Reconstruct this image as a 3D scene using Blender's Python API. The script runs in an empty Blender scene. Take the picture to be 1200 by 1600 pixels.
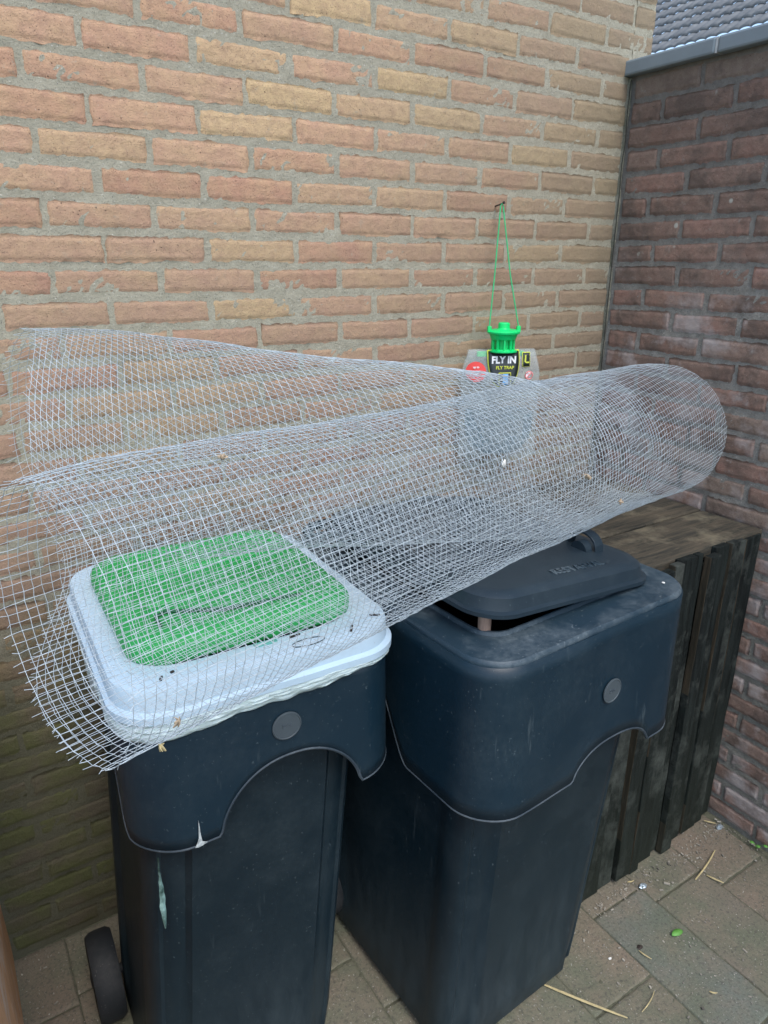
import bpy, bmesh, math, random
import numpy as np
from mathutils import Vector, Matrix, noise

random.seed(7)
rng = np.random.RandomState(11)
scene = bpy.context.scene
col = scene.collection
R = math.radians

# ------------------------------------------------------------------ camera
CAM = Vector((-1.90765, -1.64000, 1.69614))
FWD = Vector((0.50790741, 0.79414694, -0.3337075))
RGT = Vector((0.84305503, -0.53781743, 0.00325985))
UPV = Vector((0.17688491, 0.28298949, 0.94267103))
cd = bpy.data.cameras.new("camera"); cam = bpy.data.objects.new("camera", cd); col.objects.link(cam)
cam.matrix_world = Matrix(((RGT.x, UPV.x, -FWD.x, CAM.x), (RGT.y, UPV.y, -FWD.y, CAM.y), (RGT.z, UPV.z, -FWD.z, CAM.z), (0, 0, 0, 1)))
cd.sensor_fit = 'VERTICAL'; cd.sensor_height = 24; cd.lens = 1109.787 / 1600 * 24
cd.clip_start = 0.02; cd.clip_end = 300
scene.camera = cam
scene.render.resolution_x = 768; scene.render.resolution_y = 1024

# ------------------------------------------------------------------ world, sun, exposure
SUN_AZ, SUN_EL = R(188), R(58)          # azimuth from +y clockwise, where the light comes from
w = bpy.data.worlds.new("World"); scene.world = w; w.use_nodes = True
nt = w.node_tree; bg = nt.nodes['Background']
sky = nt.nodes.new('ShaderNodeTexSky'); sky.sky_type = 'NISHITA'; sky.sun_disc = False
sky.sun_elevation = SUN_EL; sky.sun_rotation = SUN_AZ
sky.air_density = 1.0; sky.dust_density = 2.0; sky.ozone_density = 1.0
nt.links.new(sky.outputs[0], bg.inputs[0]); bg.inputs[1].default_value = 0.15
sl = bpy.data.lights.new("sun", 'SUN'); sl.energy = 0.9; sl.angle = R(25); sl.color = (1.0, 0.965, 0.92)
sun = bpy.data.objects.new("sun", sl); col.objects.link(sun)
sd = Vector((math.sin(SUN_AZ) * math.cos(SUN_EL), math.cos(SUN_AZ) * math.cos(SUN_EL), math.sin(SUN_EL)))
sun.rotation_euler = sd.to_track_quat('Z', 'Y').to_euler()
scene.view_settings.view_transform = 'Standard'; scene.view_settings.look = 'None'
scene.view_settings.exposure = 1.16; scene.view_settings.gamma = 1

# ------------------------------------------------------------------ node helpers
def mat(name):
    m = bpy.data.materials.new(name); m.use_nodes = True
    return m, m.node_tree, m.node_tree.nodes['Principled BSDF']
def N(nt, t, **kw):
    n = nt.nodes.new(t)
    for k, v in kw.items():
        if k in n.inputs.keys(): n.inputs[k].default_value = v
        else: setattr(n, k, v)
    return n
def L(nt, a, b): nt.links.new(a, b)
def objco(nt): return N(nt, 'ShaderNodeTexCoord').outputs['Object']
def noise_n(nt, co, scale, detail=4, rough=.55, stretch=None):
    if stretch:
        mp = N(nt, 'ShaderNodeMapping'); mp.inputs['Scale'].default_value = stretch; L(nt, co, mp.inputs[0]); co = mp.outputs[0]
    n = N(nt, 'ShaderNodeTexNoise'); n.inputs['Scale'].default_value = scale
    n.inputs['Detail'].default_value = detail; n.inputs['Roughness'].default_value = rough
    L(nt, co, n.inputs['Vector']); return n.outputs['Fac']
def ramp(nt, fac, stops, interp='LINEAR'):
    r = N(nt, 'ShaderNodeValToRGB'); r.color_ramp.interpolation = interp
    e = r.color_ramp.elements
    while len(e) < len(stops): e.new(0.5)
    for i, (p, c) in enumerate(stops):
        e[i].position = p; e[i].color = (c, c, c, 1) if isinstance(c, (int, float)) else (*c, 1)
    L(nt, fac, r.inputs[0]); return r.outputs[0]
def mix(nt, fac, a, b, mode='MIX'):
    m = N(nt, 'ShaderNodeMix', data_type='RGBA', blend_type=mode)
    for sock, v in ((m.inputs[0], fac), (m.inputs[6], a), (m.inputs[7], b)):
        if isinstance(v, (int, float)): sock.default_value = v
        elif isinstance(v, tuple): sock.default_value = (*v, 1)
        else: L(nt, v, sock)
    return m.outputs[2]
def math_n(nt, op, a, b=None, clamp=False):
    m = N(nt, 'ShaderNodeMath', operation=op, use_clamp=clamp)
    for i, v in enumerate((a, b)):
        if v is None: continue
        if isinstance(v, (int, float)): m.inputs[i].default_value = v
        else: L(nt, v, m.inputs[i])
    return m.outputs[0]
def mapr(nt, v, a, b, c=0., d=1.):
    m = N(nt, 'ShaderNodeMapRange'); L(nt, v, m.inputs[0])
    for i, x in zip((1, 2, 3, 4), (a, b, c, d)): m.inputs[i].default_value = x
    return m.outputs[0]
def bump(nt, h, strength, dist, bsdf, prev=None):
    b = N(nt, 'ShaderNodeBump'); b.inputs['Strength'].default_value = strength; b.inputs['Distance'].default_value = dist
    L(nt, h, b.inputs['Height'])
    if prev: L(nt, prev, b.inputs['Normal'])
    if bsdf: L(nt, b.outputs[0], bsdf.inputs['Normal'])
    return b.outputs[0]
def sepz(nt, co):
    s = N(nt, 'ShaderNodeSeparateXYZ'); L(nt, co, s.inputs[0]); return s.outputs
def attr(nt, name):
    a = N(nt, 'ShaderNodeAttribute'); a.attribute_name = name; return a.outputs['Fac']

# ------------------------------------------------------------------ materials
def brick_mat(name, stops, algae_shade=0.0, white=0.0, topdark=0.0):
    m, nt, b = mat(name); co = objco(nt); x, y, z = sepz(nt, co)
    rnd = attr(nt, 'rnd')
    base = ramp(nt, rnd, stops)
    n1 = noise_n(nt, co, 14, 5, .6)
    base = mix(nt, ramp(nt, n1, [(.35, 0.), (.7, .55)]), base, stops[-1][1])
    n2 = noise_n(nt, co, 55, 5, .65)
    base = mix(nt, ramp(nt, n2, [(.42, 0.), (.75, .5)]), base, (.24, .15, .11) if algae_shade else (.14, .085, .07))
    n3 = noise_n(nt, co, 260, 3, .7)
    base = mix(nt, ramp(nt, n3, [(.62, 0.), (.74, .75)]), base, (.52, .42, .32))
    base = mix(nt, ramp(nt, noise_n(nt, co, 420, 2, .6), [(.30, .7), (.40, 0.)]), base, (.07, .045, .04))
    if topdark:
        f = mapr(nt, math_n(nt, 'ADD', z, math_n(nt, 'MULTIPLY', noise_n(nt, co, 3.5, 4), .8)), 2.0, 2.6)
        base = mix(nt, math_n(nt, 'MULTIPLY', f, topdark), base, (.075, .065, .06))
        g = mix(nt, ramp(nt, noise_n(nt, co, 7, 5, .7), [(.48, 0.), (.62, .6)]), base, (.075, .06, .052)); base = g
    sm = mix(nt, ramp(nt, noise_n(nt, co, 22, 6, .78), [(.60, 0.), (.70, .65)]), base, (.34, .32, .25) if algae_shade else (.27, .26, .23)); base = sm
    vp = N(nt, 'ShaderNodeTexVoronoi'); vp.inputs['Scale'].default_value = 75; L(nt, co, vp.inputs['Vector'])
    pit = ramp(nt, vp.outputs['Distance'], [(.06, 1.), (.13, 0.)]); pit = math_n(nt, 'MULTIPLY', pit, ramp(nt, noise_n(nt, co, 13, 3, .6), [(.5, 0.), (.6, .8)]))
    base = mix(nt, pit, base, (.08, .055, .045))
    if topdark:
        vo = N(nt, 'ShaderNodeTexVoronoi'); vo.inputs['Scale'].default_value = 17; L(nt, co, vo.inputs['Vector'])
        sp_ = math_n(nt, 'MULTIPLY', ramp(nt, vo.outputs['Distance'], [(.10, 1.), (.15, 0.)]), ramp(nt, noise_n(nt, co, 6, 3, .6), [(.52, 0.), (.56, .85)]))
        base = mix(nt, math_n(nt, 'MULTIPLY', sp_, mapr(nt, z, 1.6, 1.8)), base, (.42, .43, .38))
    if white:
        f = math_n(nt, 'MULTIPLY', ramp(nt, noise_n(nt, co, 5.5, 5, .65), [(.50, 0.), (.64, 1.)]), white)
        zz = mapr(nt, z, 1.75, 1.5)
        base = mix(nt, math_n(nt, 'MULTIPLY', f, zz), base, (.42, .38, .36))
    if algae_shade:
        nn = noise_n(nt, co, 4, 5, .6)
        f = mapr(nt, math_n(nt, 'ADD', z, math_n(nt, 'MULTIPLY', nn, .55)), 1.42, .95)  # low band: algae, plus the shade low on the wall painted into the colour
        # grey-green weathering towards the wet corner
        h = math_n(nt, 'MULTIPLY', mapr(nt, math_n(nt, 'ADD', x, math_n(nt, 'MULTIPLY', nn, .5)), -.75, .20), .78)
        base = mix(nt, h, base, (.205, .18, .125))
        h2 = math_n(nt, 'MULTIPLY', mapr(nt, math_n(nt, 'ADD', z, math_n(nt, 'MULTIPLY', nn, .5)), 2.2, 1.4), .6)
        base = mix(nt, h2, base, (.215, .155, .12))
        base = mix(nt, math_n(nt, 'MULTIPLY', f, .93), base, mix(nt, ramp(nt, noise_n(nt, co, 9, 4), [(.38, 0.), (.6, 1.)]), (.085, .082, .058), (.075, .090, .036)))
    L(nt, base, b.inputs['Base Color']); b.inputs['Roughness'].default_value = .92
    b.inputs['Specular IOR Level'].default_value = .25
    p = bump(nt, noise_n(nt, co, 60, 6, .75), .8, .005, None)
    p = bump(nt, math_n(nt, 'SUBTRACT', 1., pit), .8, .003, None, p)
    bump(nt, noise_n(nt, co, 320, 3, .7), .55, .0015, b, p)
    return m
M = {}
M['brickA'] = brick_mat('orange_brick', [(0, (.415, .235, .16)), (.3, (.465, .29, .195)), (.6, (.435, .28, .19)), (.85, (.48, .345, .205)), (1, (.50, .37, .205))], algae_shade=1)
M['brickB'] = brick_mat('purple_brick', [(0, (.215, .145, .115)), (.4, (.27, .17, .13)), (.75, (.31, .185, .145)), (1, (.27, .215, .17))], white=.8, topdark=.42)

def mortar_mat(name, c1, c2, algae_shade, topdark=0.):
    m, nt, b = mat(name); co = objco(nt); x, y, z = sepz(nt, co)
    base = mix(nt, ramp(nt, noise_n(nt, co, 40, 5, .7), [(.3, 0.), (.7, 1.)]), c1, c2)
    base = mix(nt, ramp(nt, noise_n(nt, co, 210, 3, .7), [(.62, 0.), (.72, .95)]), base, (.55, .53, .47))
    base = mix(nt, ramp(nt, noise_n(nt, co, 330, 3, .7), [(.32, .8), (.42, 0.)]), base, (.09, .08, .07))
    f = mapr(nt, math_n(nt, 'ADD', z, math_n(nt, 'MULTIPLY', noise_n(nt, co, 4, 4), .5)), 1.42, .95)  # same low band in the mortar, algae and painted shade together
    base = mix(nt, math_n(nt, 'MULTIPLY', f, algae_shade), base, (.065, .068, .042))
    if topdark: base = mix(nt, mapr(nt, math_n(nt, 'ADD', z, math_n(nt, 'MULTIPLY', noise_n(nt, co, 5, 5, .7), .9)), 1.95, 2.5, 0, topdark), base, (.095, .088, .08))
    L(nt, base, b.inputs['Base Color']); b.inputs['Roughness'].default_value = .97
    p = bump(nt, noise_n(nt, co, 160, 5, .75), .9, .004, b)
    return m
M['mortarA'] = mortar_mat('mortar_sandy', (.28, .265, .20), (.37, .355, .275), .9)
M['mortarB'] = mortar_mat('mortar_grey', (.17, .165, .145), (.33, .32, .285), .3, .6)
M['mortarJoint'] = mortar_mat('mortar_joint', (.13, .14, .095), (.28, .27, .22), .4)

def plastic(name, c, dusty=(.085, .115, .125), dust=.22, rough=.42, low=0., streak=False):
    m, nt, b = mat(name); co = objco(nt); x, y, z = sepz(nt, co)
    n = noise_n(nt, co, 5, 5, .65); n2 = noise_n(nt, co, 90, 4, .7)
    f = math_n(nt, 'MULTIPLY', ramp(nt, n, [(.42, 0.), (.72, 1.)]), dust)
    f = math_n(nt, 'MULTIPLY', f, ramp(nt, n2, [(.3, .2), (.75, 1.)]))
    if low:
        g = mapr(nt, math_n(nt, 'ADD', z, math_n(nt, 'MULTIPLY', n, .35)), .62, .12, 0, low)
        g = math_n(nt, 'MULTIPLY', g, ramp(nt, noise_n(nt, co, 24, 6, .75, (1, 1, .25)), [(.36, .15), (.72, 1.)]))
        f = math_n(nt, 'MAXIMUM', f, g)
    # scratches
    s = ramp(nt, noise_n(nt, co, 38, 3, .8, (1, 1, .12)), [(.62, 0.), (.70, .35)])
    s = math_n(nt, 'MULTIPLY', s, ramp(nt, noise_n(nt, co, 7, 2, .5), [(.46, 0.), (.56, 1.)]))
    f = math_n(nt, 'MAXIMUM', f, math_n(nt, 'MULTIPLY', s, .9 if streak else .5))
    sp = ramp(nt, noise_n(nt, co, 150, 2, .6), [(.685, 0.), (.73, .5)])
    f = math_n(nt, 'MAXIMUM', f, sp)
    base = mix(nt, f, c, dusty)
    L(nt, base, b.inputs['Base Color'])
    L(nt, mapr(nt, f, 0, .6, rough, .75), b.inputs['Roughness'])
    b.inputs['Specular IOR Level'].default_value = .32
    p = bump(nt, noise_n(nt, co, 3.2, 2), .5, .012, None)
    bump(nt, noise_n(nt, co, 600, 2, .6), .25, .0006, b, p)
    return m
M['bin'] = plastic('weathered_black_plastic', (.004, .013, .020), dust=.25, low=.42)
M['skirt'] = plastic('weathered_black_plastic_rim', (.005, .018, .030), dust=.2, rough=.38, streak=True)
M['lid'] = plastic('dark_lid_plastic', (.014, .026, .037), dust=.3, rough=.40, streak=True)
M['flange'] = plastic('scuffed_flange', (.016, .034, .050), dusty=(.24, .29, .31), dust=.7, rough=.45, streak=True)
M['edge'] = plastic('worn_skylit_edge', (.025, .038, .050), dusty=(.17, .20, .22), dust=.8, rough=.5)  # worn plastic, made paler to paint in sky light caught along the skirt edge
M['disc'] = plastic('emblem_plastic', (.05, .065, .075), dust=.5, rough=.5)
M['rubber'] = plastic('wheel_rubber', (.012, .015, .018), dusty=(.10, .10, .10), dust=.5, rough=.7)
M['green'] = plastic('green_plastic', (.015, .30, .065), dusty=(.16, .40, .22), dust=.35, rough=.5)
M['greendark'] = plastic('green_dark', (.012, .10, .04), dust=.3)
M['paleplastic'] = plastic('pale_plastic', (.44, .58, .68), dusty=(.30, .33, .34), dust=.55, rough=.45)

def simple(name, c, rough=.6, metal=0., var=.25, scale=60, bumpd=.001, stretch=None, c2=None):
    m, nt, b = mat(name); co = objco(nt)
    n = noise_n(nt, co, scale, 4, .6, stretch)
    c2 = c2 or tuple(v * (1 - var) for v in c)
    L(nt, mix(nt, ramp(nt, n, [(.35, 0.), (.65, 1.)]), c, c2), b.inputs['Base Color'])
    b.inputs['Roughness'].default_value = rough; b.inputs['Metallic'].default_value = metal
    if bumpd: bump(nt, n, .5, bumpd, b)
    return m
M['wire'] = simple('galvanised_wire', (.50, .58, .62), .5, .15, .3, 40, 0)
M['straw'] = simple('straw', (.50, .42, .22), .8, 0, .3, 80, .0005)
M['fluff'] = simple('dry_leaf', (.50, .40, .28), .9, 0, .4, 200, .001)
M['whitebit'] = simple('white_bit', (.75, .76, .72), .7)
M['leaf'] = simple('fresh_leaf', (.10, .30, .05), .6, 0, .3, 100, .0005)
M['foil'] = simple('foil', (.5, .6, .66), .3, .6)
M['capgreen'] = simple('cap_green', (.0, .62, .16), .38, 0, .12, 30, 0)
M['string'] = simple('green_string', (.03, .42, .16), .6, 0, .1, 30, 0)
M['stress'] = simple('stress_whitened', (.48, .54, .55), .6, 0, .5, 160, .001)
M['nail'] = simple('rusty_nail', (.05, .04, .035), .7, .4)
M['labelblack'] = simple('label_black', (.012, .02, .02), .4, 0, .1, 30, 0)
M['yellow'] = simple('label_yellow', (.62, .68, .08), .5, 0, .05, 30, 0)
M['white'] = simple('label_white', (.85, .87, .88), .5, 0, .05, 30, 0)
M['red'] = simple('label_red', (.72, .06, .05), .5, 0, .08, 30, 0)
M['blue'] = simple('label_blue', (.10, .36, .72), .5, 0, .1, 30, 0)
M['propwood'] = simple('prop_wood', (.32, .22, .17), .8, 0, .35, 30, .001, (8, 8, 1))
M['coping'] = simple('grey_coping', (.19, .235, .26), .55, 0, .12, 9, .001)
M['copingjoint'] = simple('coping_joint', (.42, .45, .45), .8)
M['roof'] = simple('roof_tile', (.19, .20, .20), .85, 0, .5, 5, .004, None, (.12, .13, .135))
M['housewall'] = simple('neighbour_brick', (.10, .07, .06), .9, 0, .3, 12, .002)

# bag film
m, nt, b = mat('white_film'); co = objco(nt)
b.inputs['Base Color'].default_value = (.62, .74, .72, 1); b.inputs['Roughness'].default_value = .35
b.inputs['Transmission Weight'].default_value = .25; b.inputs['Subsurface Weight'].default_value = .1
bump(nt, noise_n(nt, co, 30, 5, .7, (1, 1, 3)), .8, .006, b); M['film'] = m
# clear pouch
m, nt, b = mat('clear_pouch'); co = objco(nt)
tr = N(nt, 'ShaderNodeBsdfTransparent'); tr.inputs[0].default_value = (.93, .95, .95, 1)
gl = N(nt, 'ShaderNodeBsdfPrincipled'); gl.inputs['Base Color'].default_value = (.55, .62, .62, 1); gl.inputs['Roughness'].default_value = .15
bump(nt, noise_n(nt, co, 22, 4, .6), .6, .006, gl)
mx = N(nt, 'ShaderNodeMixShader'); mx.inputs[0].default_value = .28
L(nt, tr.outputs[0], mx.inputs[1]); L(nt, gl.outputs[0], mx.inputs[2]); L(nt, mx.outputs[0], nt.nodes['Material Output'].inputs[0]); M['pouch'] = m
M['bait0'] = simple('blue_bait', (.26, .38, .46), .4, 0, .5, 30, .003, None, (.16, .20, .20))

m, nt, b = mat('bait_liquid'); tr = N(nt, 'ShaderNodeBsdfTransparent'); tr.inputs[0].default_value = (.80, .88, .93, 1)
b.inputs['Base Color'].default_value = (.30, .42, .50, 1); b.inputs['Roughness'].default_value = .2
mx = N(nt, 'ShaderNodeMixShader'); L(nt, ramp(nt, noise_n(nt, objco(nt), 28, 5, .7), [(.35, .05), (.7, .4)]), mx.inputs[0])
L(nt, tr.outputs[0], mx.inputs[1]); L(nt, b.outputs[0], mx.inputs[2]); L(nt, mx.outputs[0], nt.nodes['Material Output'].inputs[0]); M['bait'] = m
# black stained wood, grain along a chosen axis
def wood(name, c1, c2, c3, stretch, green=0.):
    m, nt, b = mat(name); co = objco(nt); x, y, z = sepz(nt, co)
    rnd = attr(nt, 'rnd')
    ofs = N(nt, 'ShaderNodeVectorMath', operation='ADD'); L(nt, co, ofs.inputs[0])
    cx = N(nt, 'ShaderNodeCombineXYZ'); 
    for i in range(3): L(nt, math_n(nt, 'MULTIPLY', rnd, 7.3), cx.inputs[i])
    L(nt, cx.outputs[0], ofs.inputs[1]); cc = ofs.outputs[0]
    n = noise_n(nt, cc, 9, 8, .7, stretch)
    base = mix(nt, ramp(nt, n, [(.38, 0.), (.66, 1.)]), c1, c2)
    n2 = noise_n(nt, cc, 4.5, 6, .75)
    base = mix(nt, ramp(nt, n2, [(.50, 0.), (.66, .85)]), base, c3)
    n4 = noise_n(nt, cc, 40, 6, .8, stretch)
    base = mix(nt, ramp(nt, n4, [(.60, 0.), (.75, .6)]), base, tuple(min(1, v * 1.5) for v in c3))
    if green:
        f = mapr(nt, math_n(nt, 'ADD', z, math_n(nt, 'MULTIPLY', n2, .5)), .85, .2, 0, green)
        base = mix(nt, f, base, (.022, .028, .017))
    L(nt, base, b.inputs['Base Color']); b.inputs['Roughness'].default_value = .85; b.inputs['Specular IOR Level'].default_value = .2
    p = bump(nt, n, .8, .006, None); bump(nt, noise_n(nt, cc, 60, 4, .7, stretch), .7, .0025, b, p)
    return m
M['plank'] = wood('black_stained_plank', (.002, .004, .004), (.014, .020, .019), (.068, .078, .070), (6, 6, .5), .4)
M['plankedge'] = wood('bare_plank', (.03, .028, .02), (.075, .058, .038), (.05, .048, .036), (6, 6, .5), .3)
M['boxtop'] = wood('weathered_top_board', (.030, .032, .028), (.10, .085, .062), (.19, .17, .12), (.6, 6, 6))
M['panel'] = wood('orange_brown_board', (.62, .34, .18), (.75, .44, .24), (.70, .56, .44), (2, 2, 1.2))

# paving
m, nt, b = mat('concrete_paver'); co = objco(nt)
rnd = attr(nt, 'rnd'); blue = attr(nt, 'blue')
base = ramp(nt, rnd, [(0, (.155, .130, .098)), (.5, (.19, .155, .115)), (1, (.145, .125, .10))])
base = mix(nt, math_n(nt, 'MULTIPLY', math_n(nt, 'MULTIPLY', blue, ramp(nt, noise_n(nt, co, 7, 5, .7), [(.3, .45), (.6, 1.)])), .8), base, (.115, .148, .130))
base = mix(nt, ramp(nt, noise_n(nt, co, 3.2, 5, .65), [(.38, 0.), (.58, .85)]), base, (.11, .125, .085))
base = mix(nt, ramp(nt, noise_n(nt, co, 9, 6, .7), [(.45, 0.), (.7, .6)]), base, (.20, .165, .125))
base = mix(nt, ramp(nt, noise_n(nt, co, 130, 4, .75), [(.36, .6), (.5, 0.)]), base, (.05, .05, .045))
base = mix(nt, ramp(nt, noise_n(nt, co, 170, 3, .7), [(.63, 0.), (.72, .9)]), base, (.42, .42, .38))
L(nt, base, b.inputs['Base Color']); b.inputs['Roughness'].default_value = .9
p = bump(nt, noise_n(nt, co, 25, 5, .7), .5, .004, None)
bump(nt, noise_n(nt, co, 200, 4, .75), .7, .0025, b, p); M['paver'] = m
M['sand'] = simple('joint_sand', (.11, .115, .078), .95, 0, .4, 90, .004)

# ------------------------------------------------------------------ object helpers
def link(o, parent=None, label=None, cat=None, group=None, kind=None):
    col.objects.link(o)
    if parent is not None: o.parent = parent
    if label: o['label'] = label
    if cat: o['category'] = cat
    if group: o['group'] = group
    if kind: o['kind'] = kind
    return o
def empty(name, loc, label, cat, rz=0., group=None):
    o = bpy.data.objects.new(name, None); o.location = loc; o.rotation_euler = (0, 0, rz); o.empty_display_size = .05
    return link(o, None, label, cat, group)
def mesh_np(name, V, F, m, parent=None, smooth=False, attrs=None, **kw):
    """V (n,3), F list of faces or (k,4) array"""
    me = bpy.data.meshes.new(name)
    V = np.asarray(V, dtype=np.float32)
    if isinstance(F, np.ndarray) and F.ndim == 2:
        k, s = F.shape
        me.vertices.add(len(V)); me.vertices.foreach_set('co', V.ravel())
        me.loops.add(k * s); me.loops.foreach_set('vertex_index', F.astype(np.int32).ravel())
        me.polygons.add(k); me.polygons.foreach_set('loop_start', np.arange(0, k * s, s, dtype=np.int32))
        me.update(calc_edges=True); me.validate()
    else:
        me.from_pydata([tuple(v) for v in V.tolist()], [], [tuple(int(i) for i in f) for f in F]); me.update()
    if attrs:
        for an, vals in attrs.items():
            a = me.attributes.new(an, 'FLOAT', 'FACE'); a.data.foreach_set('value', np.asarray(vals, dtype=np.float32))
    if smooth: me.polygons.foreach_set('use_smooth', [True] * len(me.polygons))
    if m is not None: me.materials.append(m)
    o = bpy.data.objects.new(name, me)
    return link(o, parent, **kw)
def fix_normals(o):
    bm = bmesh.new(); bm.from_mesh(o.data); bmesh.ops.recalc_face_normals(bm, faces=bm.faces); bm.to_mesh(o.data); bm.free(); return o

class MB:
    def __init__(s): s.v = []; s.f = []; s.a = []
    def add(s, V, F, a=0.):
        n = len(s.v); s.v += [tuple(p) for p in V]; s.f += [tuple(i + n for i in f) for f in F]; s.a += [a] * len(F); return s
    def box(s, c, d, rot=None, a=0.):
        V = [Vector((x * d[0] / 2, y * d[1] / 2, z * d[2] / 2)) for x in (-1, 1) for y in (-1, 1) for z in (-1, 1)]
        if rot is not None: V = [rot @ v for v in V]
        V = [v + Vector(c) for v in V]
        return s.add(V, [(0, 1, 3, 2), (4, 6, 7, 5), (0, 4, 5, 1), (2, 3, 7, 6), (0, 2, 6, 4), (1, 5, 7, 3)], a)
    def loft(s, loops, cap0=False, cap1=False, closed=True, a=0.):
        n = len(loops[0]); V = [p for l in loops for p in l]; F = []
        for i in range(len(loops) - 1):
            for j in range(n if closed else n - 1):
                k = (j + 1) % n; F.append((i * n + j, i * n + k, (i + 1) * n + k, (i + 1) * n + j))
        if cap0: F.append(tuple(reversed(range(n))))
        if cap1: F.append(tuple((len(loops) - 1) * n + j for j in range(n)))
        return s.add(V, F, a)
    def tube(s, pts, r, n=8, a=0., taper=None, caps=True):
        pts = [Vector(p) for p in pts]; loops = []
        for i, p in enumerate(pts):
            t = (pts[min(i + 1, len(pts) - 1)] - pts[max(i - 1, 0)]).normalized()
            q = Vector((0, 0, 1)) if abs(t.z) < .9 else Vector((1, 0, 0))
            e1 = t.cross(q).normalized(); e2 = t.cross(e1)
            rr_ = r * (taper[i] if taper else 1)
            loops.append([p + rr_ * (math.cos(k * 2 * math.pi / n) * e1 + math.sin(k * 2 * math.pi / n) * e2) for k in range(n)])
        return s.loft(loops, caps, caps, a=a)
    def lathe(s, prof, c, axis='z', n=24, a=0.):
        loops = []
        for (r, h) in prof:
            l = []
            for k in range(n):
                t = k * 2 * math.pi / n; x, y = r * math.cos(t), r * math.sin(t)
                v = {'z': (x, y, h), 'x': (h, x, y), 'y': (x, h, y)}[axis]
                l.append((c[0] + v[0], c[1] + v[1], c[2] + v[2]))
            loops.append(l)
        return s.loft(loops, True, True, a=a)
    def build(s, name, m, parent=None, smooth=False, bevel=0., rnd=False, **kw):
        o = mesh_np(name, s.v, s.f, m, parent, smooth, {'rnd': s.a} if rnd else None, **kw)
        fix_normals(o)
        if bevel:
            b = o.modifiers.new('bevel', 'BEVEL'); b.width = bevel; b.segments = 2; b.limit_method = 'ANGLE'; b.angle_limit = R(40)
        if smooth:
            try:
                o.data.set_sharp_from_angle(angle=R(38))
            except Exception: pass
        return o

def text_obj(name, txt, size, m, mw, parent, extrude=.0006, bold=0., align='CENTER', label=None):
    cu = bpy.data.curves.new(name, 'FONT'); cu.body = txt; cu.size = size; cu.extrude = extrude; cu.offset = bold
    cu.align_x = align; cu.align_y = 'CENTER'; cu.resolution_u = 3
    t = bpy.data.objects.new(name + '_tmp', cu); col.objects.link(t)
    dg = bpy.context.evaluated_depsgraph_get(); me = bpy.data.meshes.new_from_object(t.evaluated_get(dg))
    bpy.data.objects.remove(t); me.materials.clear(); me.materials.append(m)
    me.transform(mw)
    o = bpy.data.objects.new(name, me); return link(o, parent, label)

# ------------------------------------------------------------------ brick walls
def make_bricks(rects, place, depth=.0028, cell=.009, seed=0):
    """rects: (u0,u1,z0,z1). Every brick is its own bevelled, slightly rough block inside the wall mesh."""
    V = []; F = []; A = []; base = 0
    rs = np.random.RandomState(seed)
    for (u0, u1, z0, z1) in rects:
        nu = max(4, int((u1 - u0) / cell)); nz = max(6, int((z1 - z0) / (cell * .8)))
        a = np.linspace(0, 1, nu + 1); c = np.linspace(0, 1, nz + 1)
        # crowd samples near the edges
        a = .5 - .5 * np.cos(a * np.pi) * (1) ; a = .55 * a + .45 * np.linspace(0, 1, nu + 1)
        j = rs.uniform(-1, 1, 6); tilt = j[0] * .0012; rise = j[1] * .0018; wob = j[2] * .001
        U, Z = np.meshgrid(a, c, indexing='ij')
        uu = u0 + U * (u1 - u0); zz = z0 + Z * (z1 - z0)
        du = np.minimum(uu - u0, u1 - uu); dz = np.minimum(zz - z0, z1 - zz)
        rad = .0034
        ex = np.clip(1 - du / rad, 0, 1); ez = np.clip(1 - dz / rad, 0, 1); e = np.clip(np.sqrt(ex ** 2 + ez ** 2), 0, 1)
        h = depth + rise - (depth + .004) * (1 - np.sqrt(np.clip(1 - e ** 2, 0, 1))) * .75
        nzv = np.array([noise.noise(Vector((x * 38, y * 38, seed * 3.1))) * .5 + noise.noise(Vector((x * 110, y * 110, 5 + seed))) * .28 for x, y in zip(uu.ravel(), zz.ravel())]).reshape(uu.shape)
        h = h + nzv * .0022 + tilt * (U - .5) * 2 + wob * (Z - .5) * 2
        # ragged outline
        ew = np.array([noise.noise(Vector((x * 55, y * 55, 9.7 + seed))) for x, y in zip(uu.ravel(), zz.ravel())]).reshape(uu.shape)
        uu = uu + np.where((U == 0) | (U == 1), ew * .0052, 0) + ((.5 - Z) * j[3] * .002)
        zz = zz + np.where((Z == 0) | (Z == 1), ew * .0045, 0) + ((U - .5) * j[4] * .003)
        P = place(uu.ravel(), h.ravel(), zz.ravel())
        idx = np.arange((nu + 1) * (nz + 1)).reshape(nu + 1, nz + 1) + base
        q = np.stack([idx[:-1, :-1], idx[1:, :-1], idx[1:, 1:], idx[:-1, 1:]], -1).reshape(-1, 4)
        # skirt into the mortar
        per = np.concatenate([idx[:, 0], idx[-1, 1:], idx[-2::-1, -1], idx[0, -2:0:-1]])
        pl = per - base
        back = place(uu.ravel()[pl], np.full(len(pl), -.012), zz.ravel()[pl])
        bi = base + (nu + 1) * (nz + 1) + np.arange(len(pl))
        sq = np.stack([per, np.roll(per, -1), np.roll(bi, -1), bi], -1)
        V.append(P); V.append(back); F.append(q); F.append(sq)
        r = rs.rand(); A += [r] * (len(q) + len(sq))
        base += (nu + 1) * (nz + 1) + len(pl)
    return np.concatenate(V), np.concatenate(F), A

C = .0645523; Z0 = 2.20066; JT = .0098
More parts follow.
